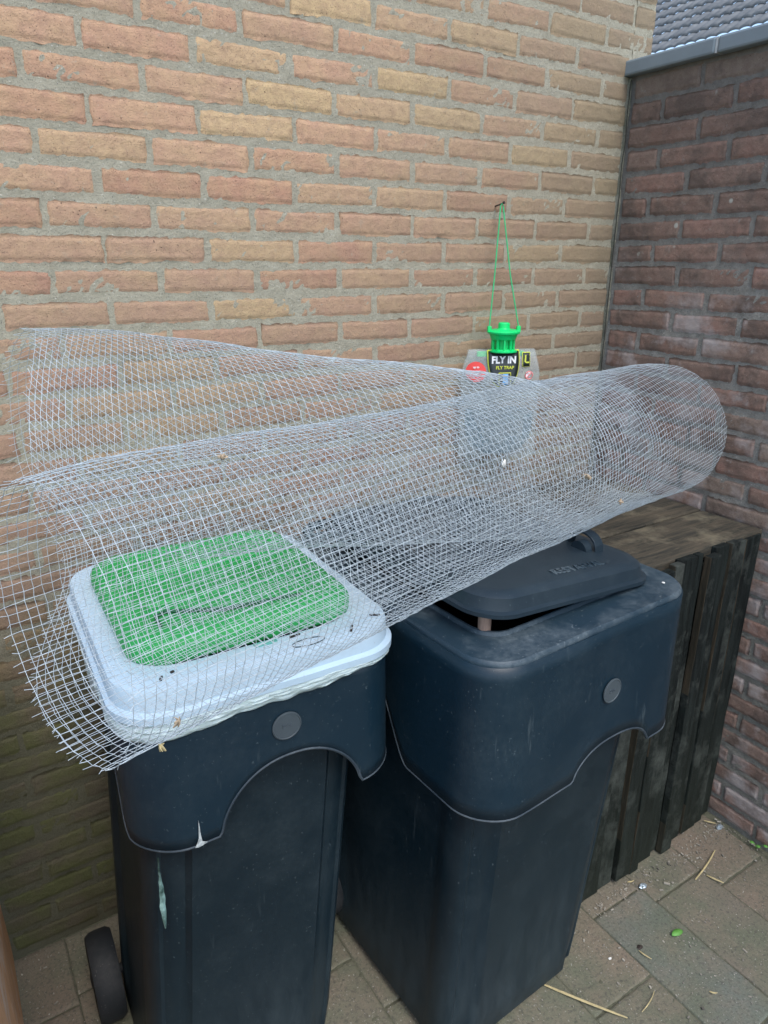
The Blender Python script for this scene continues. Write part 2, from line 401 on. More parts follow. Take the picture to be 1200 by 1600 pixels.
# wall A: plane y = 0, bricks facing -y, x from -2.3 to .084
rects = []
for k in range(-6, 35):
    z1 = Z0 - C * k - JT / 2; z0 = z1 - C + JT
    if z0 < -.03: continue
    ue = .117544 if k % 2 == 0 else .228377
    joints = [-(ue + .22 * j) + random.uniform(-.004, .004) for j in range(-1, 11)]
    right = .084 if Z0 - C * k > 2.20 else -.004
    joints = sorted([x for x in joints if x < right - .03] + [right + JT / 2])
    for a, b_ in zip(joints[:-1], joints[1:]):
        rects.append((a + JT / 2 + random.uniform(-.0015, .0015), b_ - JT / 2 + random.uniform(-.0015, .0015), z0 + random.uniform(-.0015, .001), z1 + random.uniform(-.0012, .0012)))
placeA = lambda u, h, z: np.stack([u, -h, z], -1)
V, F, A = make_bricks(rects, placeA, seed=1)
wallA = empty('brick_wall', (0, 0, 0), 'tall orange brick wall behind the bins, with the fly trap hanging on it', 'brick wall')
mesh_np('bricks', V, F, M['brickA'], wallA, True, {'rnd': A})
def mortar_sheet(place, u0, u1, z0, z1, m, parent, thick=.10, seed=0, step=.009, amp=.0018):
    nu = int((u1 - u0) / step); nz = int((z1 - z0) / step)
    U, Z = np.meshgrid(np.linspace(u0, u1, nu + 1), np.linspace(z0, z1, nz + 1), indexing='ij')
    h = np.random.RandomState(seed).normal(0, amp * .5, U.shape)
    h += amp * np.sin(U * 31 + np.sin(Z * 23) * 2) * .5
    P = place(U.ravel(), h.ravel(), Z.ravel())
    idx = np.arange(P.shape[0]).reshape(U.shape)
    q = np.stack([idx[:-1, :-1], idx[1:, :-1], idx[1:, 1:], idx[:-1, 1:]], -1).reshape(-1, 4)
    n = len(P)
    cor = place(np.array([u0, u1, u1, u0]), np.full(4, -thick), np.array([z0, z0, z1, z1]))
    c0 = [idx[0, 0], idx[-1, 0], idx[-1, -1], idx[0, -1]]
    ex = [[c0[i], c0[(i + 1) % 4], n + (i + 1) % 4, n + i] for i in range(4)] + [[n, n + 1, n + 2, n + 3]]
    return mesh_np('mortar', np.concatenate([P, cor]), np.concatenate([q, np.array(ex)]), m, parent, True)
mortar_sheet(placeA, -2.3, -.002, -.05, 2.62, M['mortarA'], wallA, seed=2)
mortar_sheet(placeA, -.0021, .078, 2.205, 2.62, M['mortarA'], wallA, seed=3)

# wall B: plane x = 0, bricks facing -x ; v = distance from the corner towards the camera
CB = .06468; ZB = 2.075
rectsB = []
for k in range(-2, 35):
    z1 = ZB - CB * k - JT / 2; z0 = z1 - CB + JT
    if z0 < -.04: continue
    off = {7: .1377, 8: .2477, 9: .1377}.get(k, .1377 if k % 2 else .2477) + (random.uniform(-.02, .02) if k not in (7, 8, 9) else 0)
    joints = [off + .22 * j + random.uniform(-.005, .005) for j in range(-2, 11)]
    joints = [.016] + [x for x in joints if .05 < x < 2.15]
    for a, b_ in zip(joints[:-1], joints[1:]):
        rectsB.append((a + JT / 2 + random.uniform(-.002, .002), b_ - JT / 2 + random.uniform(-.002, .002), z0 + random.uniform(-.002, .0015), z1 + random.uniform(-.0015, .002)))
placeB = lambda u, h, z: np.stack([-h, -u, z], -1)
V, F, A = make_bricks(rectsB, placeB, seed=4, depth=.0036)
wallB = empty('brick_wall', (0, -1.0, 0), 'dark purple-red brick garden wall with grey coping, right of the corner', 'brick wall')
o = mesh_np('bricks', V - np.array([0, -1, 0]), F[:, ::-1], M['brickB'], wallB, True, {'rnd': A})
o = mortar_sheet(lambda u, h, z: placeB(u, h, z) + np.array([0, 1.0, 0]),   .004, 2.1, -.05, 2.208, M['mortarB'], wallB, thick=.10, seed=5)
# coping slabs
cm = MB()
for (a, b_) in ((-.008, .2925), (.2995, 1.10), (1.107, 1.9)):
    cm.box((.046, -(a + b_) / 2 + 1, 2.228), (.150, b_ - a, .040))
cm.build('coping', M['coping'], wallB, bevel=.006)
cj = MB()
for v in (.296, 1.1035): cj.box((.046, -v + 1, 2.2275), (.146, .0068, .037))
cj.build('coping_joint', M['copingjoint'], wallB)
# mortar fillet and crack in the corner
fm = MB(); pts = []
random.seed(3)
loops = []
for i in range(150):
    z = -.02 + 2.225 * i / 149
    wv = .009 + .007 * noise.noise(Vector((z * 9, 0, 0))) + .004 * noise.noise(Vector((z * 30, 2, 0)))
    loops.append([(-wv * 1.1, .004, z), (-wv * .9, -.006 - .003 * noise.noise(Vector((z * 40, 1, 0))), z), (-.008, -.012, z), (-.006, -wv * .9, z), (.004, -wv * 1.2, z)])
fm.loft(loops, closed=False); fm.build('corner_fillet', M['mortarJoint'], wallA, True)
ck = MB(); loops = []
for i in range(160):
    z = .9 + 1.30 * i / 159
    x0 = -.011 + .0045 * noise.noise(Vector((z * 12, 7, 0))); ww = .0006 + .0030 * abs(noise.noise(Vector((z * 20, 3, 1))))
    loops.append([(x0 - ww, -.0125 - abs(x0 + .011) * .2, z), (x0, -.0155, z), (x0 + ww, -.0125, z)])
ck.loft(loops, closed=False); ck.build('crack', simple('crack_shade', (.04, .042, .034), .95), wallA)

# ------------------------------------------------------------------ ground: paving slabs
pv = empty('paving', (0, 0, 0), None, None); pv['kind'] = 'structure'
V = []; F = []; A = []; Bl = []; base = 0
xs = [(-.03, -.232, -.84), (-.238, -.437, -.775), (-.443, -.630, -.72)]
xx = -.635; offs = [-.50, -.77, -.62, -.466, -.33, -.60, -.217, -.45, -.3, -.6, -.2, -.5, -.35, -.6]
i = 0
while xx > -3.2:
    xs.append((xx, xx - .200, offs[i % len(offs)])); xx -= .2055; i += 1
rs = np.random.RandomState(5)
for (xa, xb, off) in xs:
    y1 = off
    while y1 < .0: y1 += .41
    while y1 > -3.2:
        y0 = y1 - .4075
        yt = min(y1, -.006)
        if yt - y0 > .03:
            nx, ny = 12, 22
            a = np.r_[0, .012, np.linspace(.03, .97, nx - 3), .988, 1]; c = np.r_[0, .006, np.linspace(.018, .982, ny - 3), .994, 1]
            U, W = np.meshgrid(a, c, indexing='ij')
            X = (xb - .0016) + U * (xa - xb + .0032); Y = y0 + .0005 + W * (yt - y0 - .001)
            d = np.minimum(np.minimum(U, 1 - U) * (xa - xb), np.minimum(W, 1 - W) * (yt - y0))
            nn = np.array([noise.noise(Vector((x * 9, y * 9, 1))) * .0016 + noise.noise(Vector((x * 60, y * 60, 4))) * .0013 for x, y in zip(X.ravel(), Y.ravel())]).reshape(X.shape)
            j = rs.uniform(-1, 1, 3)
            Zz = -.0015 + nn + j[0] * .0012 + (U - .5) * j[1] * .0018 - .0038 * np.clip(1 - d / .0035, 0, 1) ** 2
            jn = np.array([noise.noise(Vector((x * 50, y * 50, 14))) for x, y in zip(X.ravel(), Y.ravel())]).reshape(X.shape) * .0025
            X = X + np.where(d < 1e-6, jn, 0); Y = Y + np.where(d < 1e-6, jn, 0)
            idx = np.arange(X.size).reshape(X.shape) + base
            q = np.stack([idx[:-1, :-1], idx[1:, :-1], idx[1:, 1:], idx[:-1, 1:]], -1).reshape(-1, 4)
            per = np.concatenate([idx[:, 0], idx[-1, 1:], idx[-2::-1, -1], idx[0, -2:0:-1]]); pl = per - base
            P = np.stack([X.ravel(), Y.ravel(), Zz.ravel()], -1); Bk = P[pl].copy(); Bk[:, 2] = -.04
            bi = base + X.size + np.arange(len(pl))
            sq = np.stack([bi, np.roll(bi, -1), np.roll(per, -1), per], -1)
            V += [P, Bk]; F += [q, sq]; r = rs.rand(); A += [r] * (len(q) + len(sq))
            bl = 1. if (abs(xa + .443) < .01 and abs(y1 + .72) < .01) else (.75 if (abs(xa + .443) < .01 and y1 < -1.0) else (.25 if rs.rand() < .15 else 0.))
            Bl += [bl] * (len(q) + len(sq)); base += X.size + len(pl)
        y1 -= .41
mesh_np('slabs', np.concatenate(V), np.concatenate(F), M['paver'], pv, True, {'rnd': A, 'blue': Bl})
g = MB(); nx = 40
g.box((0, 0, -.066), (60, 60, .12)); g.build('ground', M['sand'], None, kind='structure')
# joint sand nearly level with the slabs
sx = np.linspace(-3.2, .0, 200); sy = np.linspace(-3.2, 0, 200)
X, Y = np.meshgrid(sx, sy, indexing='ij')
Zs = -.0047 + rs.normal(0, .0008, X.shape)
idx = np.arange(X.size).reshape(X.shape)
q = np.stack([idx[:-1, :-1], idx[1:, :-1], idx[1:, 1:], idx[:-1, 1:]], -1).reshape(-1, 4)
mesh_np('joint_sand', np.stack([X.ravel(), Y.ravel(), Zs.ravel()], -1), q, M['sand'], pv, True)

# ------------------------------------------------------------------ planked box in the corner
bx = empty('planked_box', (-.36, -.35, 0), 'low box of black-stained vertical planks in the wall corner, right of the bins', 'wooden box')
def plank_mb(mb, x0, x1, y0, y1, z0, z1, seed, a, lean=0.):
    n = 26; loops = []
    for i in range(n + 1):
        z = z0 + (z1 - z0) * i / n
        e = lambda k: .0022 * noise.noise(Vector((z * 7, seed * 3.3, k))) + .0012 * noise.noise(Vector((z * 28, seed * 1.3, k)))
        sl_ = lean * (i / n - .5); loops.append([(x0 + e(0) + sl_, y0 + e(1), z), (x1 + e(2) + sl_, y0 + e(3), z), (x1 + e(2) + sl_, y1, z), (x0 + e(0) + sl_, y1, z)])
    mb.loft(loops, True, True, a=a)
O = Vector((-.36, -.35, 0))
fr = []; xq = -.660; random.seed(21)
while xq < -.110:
    wq = random.choice([.030, .040, .050, .062, .072]); x1 = min(xq + wq, -.100) if xq + wq < -.112 else -.100
    fr.append((xq, x1 - .0045, random.choice([-.010, -.005, .001, .005, .009]))); xq = x1
fr += [(-.096, -.062, -.014), (-.058, -.020, -.020)]
for k, (x0, x1, dy) in enumerate(fr):
    mb = MB(); yf = -.668 - dy; lean = random.uniform(-.003, .003)
    zt = .984 + random.uniform(-.008, .006); zb = .004 + (0.008 if k % 3 == 0 else 0)
    plank_mb(mb, x0 - O.x, x1 - O.x, yf - O.y, yf + .022 - O.y, zb, zt, k + 1, random.random(), lean)
    o = mb.build('plank', M['plank'], bx, bevel=.0022, rnd=True)
    o.data.materials.append(M['plankedge'])
    for p_ in o.data.polygons:
        if p_.normal.x < -.8 and noise.noise(Vector((k * 4.1, p_.center.z * 1.8, 0))) > -.18: p_.material_index = 1
mb = MB(); mb.box((-.33 - O.x, -.625 - O.y, .47), (.60, .02, .93)); mb.box((-.62 - O.x, -.34 - O.y, .47), (.02, .6, .93)); mb.build('inner_frame', M['plank'], bx)
yb = -.642
for k, wd in enumerate((.195, .175, .165, .09)):
    mb = MB(); n = 30; loops = []
    for i in range(n + 1):
        x = -.655 + .648 * i / n
        e = lambda q: .003 * noise.noise(Vector((x * 6, k * 5, q))) + .0012 * noise.noise(Vector((x * 30, k * 5, q)))
        zt = .988 + .003 * k + .0015 * noise.noise(Vector((x * 8, k, 2)))
        loops.append([(x - O.x, yb + e(0) - O.y, .960), (x - O.x, yb + e(0) - O.y, zt), (x - O.x, yb + wd - .006 + e(3) - O.y, zt + .001), (x - O.x, yb + wd - .006 + e(3) - O.y, .960)])
    mb.loft(loops, True, True, a=random.random()); mb.build('top_board', M['boxtop'], bx, bevel=.003, rnd=True)
    yb += wd

# orange-brown board along the left side
pb = MB(); n = 40; loops = []
for i in range(n + 1):
    z = 0.005 + 1.05 * i / n
    e = .002 * noise.noise(Vector((z * 8, 1, 0)))
    loops.append([(-1.986 + e, -.012, z), (-1.986 + e, -1.15, z), (-2.010, -1.15, z), (-2.010, -.012, z)])
pb.loft(loops, True, True, a=.4)
pb.build('wooden_board', M['panel'], None, bevel=.003, rnd=True, label='orange-brown wooden board standing upright at the lower left edge', cat='board')

# ------------------------------------------------------------------ wheeled bins
def rr(w, y0, y1, r, z, cx=0., seg=10, edge=14):
    """rounded rectangle loop, centred on cx, from y0 (front, smaller) to y1. returns list of Vector"""
    x0, x1 = cx - w / 2, cx + w / 2; pts = []
    cs = [(x1 - r, y0 + r, -90), (x1 - r, y1 - r, 0), (x0 + r, y1 - r, 90), (x0 + r, y0 + r, 180)]
    for i, (a, b_, t0) in enumerate(cs):
        arc = [Vector((a + r * math.cos(R(t0 + 90 * k / seg)), b_ + r * math.sin(R(t0 + 90 * k / seg)), z)) for k in range(seg + 1)]
        pts += arc
        na, nb, nt0 = cs[(i + 1) % 4]
        nxt = Vector((na + r * math.cos(R(nt0)), nb + r * math.sin(R(nt0)), z))
        for k in range(1, edge): pts.append(arc[-1].lerp(nxt, k / edge))
    return pts

def make_bin(label, loc, rz, W, D, Wb, Db, fb, rimz, lobez, arch_h, arch_x0, arch_x1, wheel_r, wheel_x, wheel_y, disc_xz, parts, sh_x=0., side0=.22, wh_x=-.0765):
    """local: x right, y to the back, front rim at y=0"""
    t = empty('wheeled_bin', loc, label, 'wheeled bin', rz)
    # body with raised front panel between two corner creases
    mb = MB(); loops = []
    hs = [0.012, .03, .10, .2, .3, .4, .5, .6, .7, .8, .9, .95, rimz - .015]
    for h in hs:
        s = h / rimz
        w_ = Wb + (W - .075 - Wb) * s; y0 = fb + (.040 - fb) * s ** 1.1; y1 = fb + Db + (D - .04 - fb - Db) * s
        sh = .012 if h < .02 else (.003 if h < .04 else 0)
        lp = rr(w_ - 2 * sh, y0 + sh, y1 - sh, .058 + .012 * s, h, seg=10, edge=28)
        out = []; shx = sh_x * (1 - s)
        for p in lp:
            q = p.copy(); xe = w_ / 2 - .055 - .02 * s
            if p.y < y0 + .02 and h > .02:
                k = min(1, max(0, (xe - abs(p.x)) / .006)); q.y += .011 * (1 - k) * (1 if abs(p.x) < w_ / 2 - .02 else .3)
            ys = (y0 + y1) / 2
            if abs(p.x) > w_ / 2 - .01 and h > .05:
                k = min(1, max(0, ((y1 - y0) / 2 - .085 - abs(p.y - ys)) / .012)); q.x -= math.copysign(.009 * k, p.x)
            q.x += shx; out.append(q)
        loops.append(out)
    mb.loft(loops, True, False)
    # interior
    inn = [rr(W - .170, .096, D - .07, .06, rimz - .02, seg=10, edge=28), rr(W - .19, .10, D - .09, .06, rimz - .35, seg=10, edge=28)]
    mb2 = MB(); mb2.loft(inn, False, True)
    body = mb.build('body', M['bin'], t, True); 
    mb2.build('liner_wall', M['bin'], t, True)
    # flange: outer rounded edge, flat, inner raised lip, inner drop
    fl = [rr(W - .002, .001, D - .001, .085, rimz - .014), rr(W, 0, D, .086, rimz - .010), rr(W - .002, .001, D - .001, .085, rimz - .004), rr(W - .010, .005, D - .005, .082, rimz),
          rr(W - .060, .032, D - .03, .070, rimz - .003), rr(W - .142, .084, D - .06, .056, rimz - .004), rr(W - .147, .087, D - .062, .055, rimz + .003), rr(W - .156, .090, D - .066, .054, rimz + .0035), rr(W - .162, .093, D - .069, .053, rimz - .004), rr(W - .166, .095, D - .07, .053, rimz - .06)]
    rnd_ = []
    for li, l in enumerate(fl):
        rnd_.append([p + Vector((0, 0, .0013 * noise.noise(p * 14 + Vector((0, 0, li))))) for p in l])
    f2 = MB(); f2.loft(rnd_); rim = f2.build('rim', M['flange'], t, True)
    # skirt
    def zbot(p):
        z = lobez
        if p.y < .12:
            # front arch
            if arch_x0 < p.x < arch_x1:
                u_ = (p.x - arch_x0) / (arch_x1 - arch_x0); a = 2 * u_ - 1
                z = lobez + arch_h * (max(0, 1 - abs(a) ** 2.3)) ** .62
        y = max(0, p.y - .03)
        side = .27 * (1 - math.exp(-(max(0, p.y - side0) / .11) ** 1.6))
        if p.y > D - .12: side = .25
        return z + side * (1 if abs(p.x) > W / 2 - .1 or p.y > .2 else 0)
    top = rr(W, 0, D, .086, rimz - .010, seg=12, edge=60); nrow = 10; loops = []
    bots = [zbot(p) for p in top]
    cen = Vector((0, D / 2, 0))
    for i in range(nrow + 1):
        l = []
        for p, zb in zip(top, bots):
            f = i / nrow; z = rimz - .010 - f * (rimz - .010 - zb)
            drop = (rimz - z)
            inw = Vector((-math.copysign(min(1, abs(p.x) / (W / 2)) ** 8, p.x), (1 if p.y < D / 2 else -1) * (abs(p.y - D / 2) / (D / 2)) ** 8, 0))
            l.append(Vector((p.x, p.y, z)) + inw * (-.02 * drop + .0015 * math.sin(p.x * 23 + drop * 9)))
        loops.append(l)
    sm = MB(); sm.loft(loops); sk = sm.build('rim_skirt', M['skirt'], t, True)
    so = sk.modifiers.new('solid', 'SOLIDIFY'); so.thickness = .004; so.offset = 0
    # rolled bottom edge
    eb = MB(); bl = loops[-1]; n = len(bl); tl = []
    for i, p in enumerate(bl):
        tt = (bl[(i + 1) % n] - bl[i - 1]).normalized(); e1 = tt.cross(Vector((0, 0, 1))).normalized(); e2 = tt.cross(e1)
        tl.append([p + .0033 * (math.cos(k * math.pi / 3) * e1 + math.sin(k * math.pi / 3) * e2) for k in range(6)])
    tl.append(tl[0]); eb.loft(tl); eb.build('skirt_edge', M['edge'], sk, True)
    # emblem disc
    dx, dz = disc_xz; yy = -.02 * (rimz - dz) - .002
    dm = MB(); dm.lathe([(.0265, .0), (.0265, -.0022), (.0245, -.0030), (.0235, -.0018), (.004, -.0018)], (dx, yy - .001, dz), 'y', 32)
    d = dm.build('emblem_disc', M['disc'], sk, True)
    text_obj('emblem_text', 'DIN', .010, M['edge'], Matrix.Translation((dx, yy - .0032, dz)) @ Matrix.Rotation(R(90), 4, 'X'), d, .0004)
    # wheels
    for sx in (-1, 1):
        wm = MB(); r = wheel_r
        wm.lathe([(r * .70, -.026), (r * .80, -.030), (r * .93, -.029), (r, -.018), (r + .001, 0), (r, .018), (r * .93, .029), (r * .80, .030), (r * .70, .026)], (sx * wheel_x + wh_x, wheel_y, r), 'x', 40)
        wh = wm.build('wheel', M['rubber'], t, True)
        rm = MB(); rm.lathe([(r * .715, sx * .012), (r * .66, sx * .0235), (r * .58, sx * .021), (r * .50, sx * .010), (r * .26, sx * .012), (r * .22, sx * .030), (r * .10, sx * .033)], (sx * wheel_x + wh_x, wheel_y, r), 'x', 32)
        rm.build('wheel_hub', M['rubber'], wh, True)
    am = MB(); am.lathe([(.011, -wheel_x + .01), (.011, wheel_x - .01)], (wh_x, wheel_y, wheel_r), 'x', 12); am.box((wh_x, wheel_y - .03, wheel_r + .005), (wheel_x * 2 - .10, .08, .07)); am.build('axle', M['rubber'], t, True)
    # rear handle bar
    hm = MB(); hm.tube([(-W * .36, D - .005, rimz - .02), (-W * .36, D + .035, rimz - .005), (-W * .36 + .02, D + .045, rimz - .003), (W * .36 - .02, D + .045, rimz - .003), (W * .36, D + .035, rimz - .005), (W * .36, D - .005, rimz - .02)], .013, 12)
    hm.build('handle', M['skirt'], t, True)
    parts(t)
    return t

def lid_right(t):
    W, D, rz_ = .60, .735, 1.05
    za = lambda x, y: rz_ + .040 - .052 * (x / .5 + .0) * .5 * 1.0 + (.0) * y
    cx = .002; 
    def lift(p):  # propped lid: high at the left front, low at the right and rear
        return p + Vector((0, 0, .020 - .096 * (p.x - cx) + .00 * p.y))
    L0 = []
    z = rz_
    lw, y0, y1 = .505, .068, .665
    lay = [(0, -.000, .075), (-.004, .002, .077), (-.004, .010, .077), (.004, .013, .075), (.006, .020, .074), (.009, .036, .072), (.018, .0435, .07), (.032, .0450, .068), (.060, .0455, .06), (.12, .0475, .05), (.18, .049, .03)]
    loops = [[lift(p) for p in rr(lw - 2 * .012, y0 + .012, y1 - .012, .09, z + .002, cx)]]
    for (o, h, r) in lay: loops.append([lift(p) for p in rr(lw - 2 * o, y0 + o, y1 - o, r, z + h, cx)])
    mb = MB(); mb.loft(loops, True, True); lid = mb.build('lid', M['lid'], t, True)
    # hinge lugs near the right side, strap and boss
    for (lx, ly) in ((.172, .195),):
        zb = z + .020 - .096 * (lx - cx) + .044
        lm = MB(); loops = []
        for k in range(11):
            a = R(180 * k / 10); yy = ly - .030 + .070 * (1 - math.cos(a)) / 2 * 1.2; zz = zb + .040 * math.sin(a) ** .8
            yi = ly + (yy - ly) * .88; zi = zb + .035 * math.sin(a) ** .8 - .001
            loops.append([(lx - .012, yy, zz), (lx + .014, yy, zz), (lx + .014, yi, zi), (lx - .012, yi, zi)])
        lm.loft(loops, True, True); lm.build('lug', M['lid'], lid, bevel=.0015)
        bm_ = MB(); bm_.lathe([(.021, -.012), (.021, .008), (.015, .013), (.004, .014)], (lx - .022, ly, zb + .004), 'x', 24); bm_.build('boss', M['lid'], lid, True)
    zc = z + .020 - .096 * (.045 - cx) + .0466
    mw = Matrix.Translation((.045, .118, zc)) @ Matrix.Rotation(math.atan(.105), 4, 'Y')
    text_obj('lid_text', 'RESTAFVAL', .031, M['flange'], mw, lid, .0011, .0)
    # white dot and burr on the rim
    dm = MB(); dm.lathe([(.0035, 0), (.0032, .001), (.001, .0013)], (.247, .050, rz_ - .0005), 'z', 12); dm.build('white_dot', M['whitebit'], t)

def lid_left(t):
    W, D, rz_ = .49, .555, 1.035
    # pale frame
    z = rz_
    lay = [(-.004, -.010), (-.010, -.006), (-.010, .006), (-.003, .011), (-.002, .040), (.000, .046), (.006, .0487), (.03, .049), (.052, .049), (.062, .047), (.07, .03)]
    loops = [rr(W - 2 * .006, .006, D - .006, .075, z - .003)]
    for (o, h) in lay: loops.append(rr(W - 2 * o, o, D - o, .085 - max(0, o) * .4, z + h))
    loops = [[p + Vector((0, 0, .0012 * noise.noise(p * 11))) for p in l] for l in loops]
    mb = MB(); mb.loft(loops, False, False); fr_ = mb.build('lid_frame', M['paleplastic'], t, True)
    # green lid
    lay = [(.046, .045, .065), (.041, .052, .066), (.040, .070, .066), (.044, .080, .064), (.053, .087, .06), (.070, .0915, .055), (.088, .0925, .05), (.094, .0885, .045), (.104, .088, .04), (.15, .092, .03), (.20, .093, .02)]
    loops = [rr(W - 2 * o, o + .024, D - o - .022, r, z + h, -.006) for (o, h, r) in lay]
    mb = MB(); mb.loft(loops, False, True); gl_ = mb.build('green_lid', M['green'], t, True)
    gm = MB(); gm.tube([(-.15, .115, z + .0935), (-.148, .155, z + .0935), (-.13, .165, z + .0935), (-.04, .125, z + .0935), (.10, .11, z + .0935)], .0035, 8); gm.build('moulded_rib', M['greendark'], gl_, True)
    gm = MB(); gm.box((.005, .050, z + .050), (.04, .012, .004)); gm.build('latch', simple('teal_latch', (.12, .38, .33), .5), gl_, bevel=.001)
    # two ribs along lid
    gm = MB()
    for yy in (.20, .33): gm.tube([(-.15, yy, z + .087), (-.14, yy, z + .091), (.14, yy, z + .091), (.15, yy, z + .087)], .009, 10)
    gm.build('lid_rib', M['green'], gl_, True)
    # dark marks: bits of bark stuck to the frame
    for (x, y, l, a) in ((.155, .022, .022, 1.0), (.215, .045, .02, -.5), (-.175, .03, .012, 1.2), (-.155, .04, .006, .3), (.058, .048, .02, .1)):
        fm_ = MB(); fm_.box((x, y, z + .0505), (l, .004, .002), Matrix.Rotation(a, 3, 'Z'))
        fm_.build('dark_mark', M['nail'], fr_)
    # embossed oval with lettering on the frame front
    om = MB(); om.tube([(.07 + .03 * math.cos(k * math.pi / 12), .018 + .011 * math.sin(k * math.pi / 12), z + .0500) for k in range(25)], .0009, 6); om.build('embossed_oval', M['disc'], fr_)
    # crinkled film round the rim, tapering to the right
    top = rr(W + .010, -.005, D + .005, .088, 0, seg=14, edge=40); loops = []
    nr = 12
    for i in range(nr + 1):
        l = []
        for p in top:
            u_ = (p.x + W / 2) / W
            hgt = .046 - .026 * u_ + .006 * noise.noise(Vector((p.x * 9, p.y * 9, 0))) + .004 * noise.noise(Vector((p.x * 40, p.y * 40, 0)))
            if p.x < -W / 2 + .02 and .22 < p.y < .32: hgt += .07 * math.exp(-((p.y - .27) / .03) ** 2)
            zz = z + .002 - hgt * i / nr
            e = .0035 * noise.noise(Vector((p.x * 26 + i * .9, p.y * 26, i * .8))) + .0015 * noise.noise(Vector((p.x * 80, p.y * 80, i * 1.7)))
            n_ = Vector((p.x * 2 / W, (p.y - D / 2) * 2 / D, 0)); n_ = Vector((n_.x ** 9, n_.y ** 9, 0))
            if n_.length > 1e-4: n_.normalize()
            bow = .004 * math.sin(math.pi * i / nr)
            l.append(Vector((p.x, p.y, zz)) + n_ * (e + bow + .001))
        loops.append(l)
    fm2 = MB(); fm2.loft(loops); o = fm2.build('film_strip', M['film'], t, True)
    s_ = o.modifiers.new('solid', 'SOLIDIFY'); s_.thickness = .0008
    # white stress tear at the skirt edge and the slit in the body
    tm = MB(); x0, zb = -.150, .780
    yy = -.02 * (rz_ - zb) - .0055
    tm.add([(x0 - .010, yy, zb - .002), (x0 - .004, yy, zb - .004), (x0 + .003, yy, zb - .003), (x0 + .012, yy, zb + .001), (x0 + .003, yy, zb + .006), (x0 + .0015, yy, zb + .020), (x0 + .0008, yy, zb + .040), (x0 - .0002, yy - .0003, zb + .052), (x0 - .001, yy, zb + .035), (x0 - .0025, yy, zb + .014), (x0 - .006, yy, zb + .005)], [tuple(range(11))])
    tm.build('stress_mark', M['stress'], t)
    sm_ = MB(); lp = []
    for k in range(25):
        f = k / 24; zc = .735 - .165 * f; yb_ = .070 - .030 * (zc / rz_) ** 1.1 - .0035 + .012
        wv = (.0012 + .0035 * math.sin(math.pi * min(1, max(0, (f - .25) / .75))) ** .8 + .001 * abs(noise.noise(Vector((f * 22, 0, 0)))))
        xc = -.197 + .006 * f + -.05 * (1 - zc / rz_) + .002 * noise.noise(Vector((f * 8, 3, 0)))
        lp.append([(xc - wv, yb_ - .012, zc), (xc, yb_ - .0145, zc), (xc + wv, yb_ - .012, zc)])
    sm_.loft(lp, closed=False); sm_.build('body_slit', simple('slit_pale', (.30, .50, .48), .5, 0, .5, 25, .001, None, (.02, .06, .05)), t)

RB = (-.905, -.862, 0)
make_bin('dark grey wheeled bin with its dark lid propped ajar, beside the planked box', RB, R(3), .60, .735, .435, .52, .060, 1.05, .718, .062, -.065, .175, .10, .200, .60, (.028, .896), lid_right, -.085)
LB = (-1.512, -.690, 0)
make_bin('black wheeled bin with a green lid in a pale frame, left of the other bin', LB, R(-2), .49, .555, .40, .40, .075, 1.035, .778, .112, -.112, .155, .10, .284, .42, (.014, .951), lid_left, -.075, .06, -.022)

# wooden prop between rim and lid of right bin
pm = MB(); pm.tube([(0, 0, -.10), (.001, 0, -.03), (0, 0, .035)], .0125, 12)
po = pm.build('wooden_peg', M['propwood'], None, True, label='short brown wooden peg propping up the dark lid of the right bin', cat='peg')
po.location = (-1.118, -.752, 1.055)

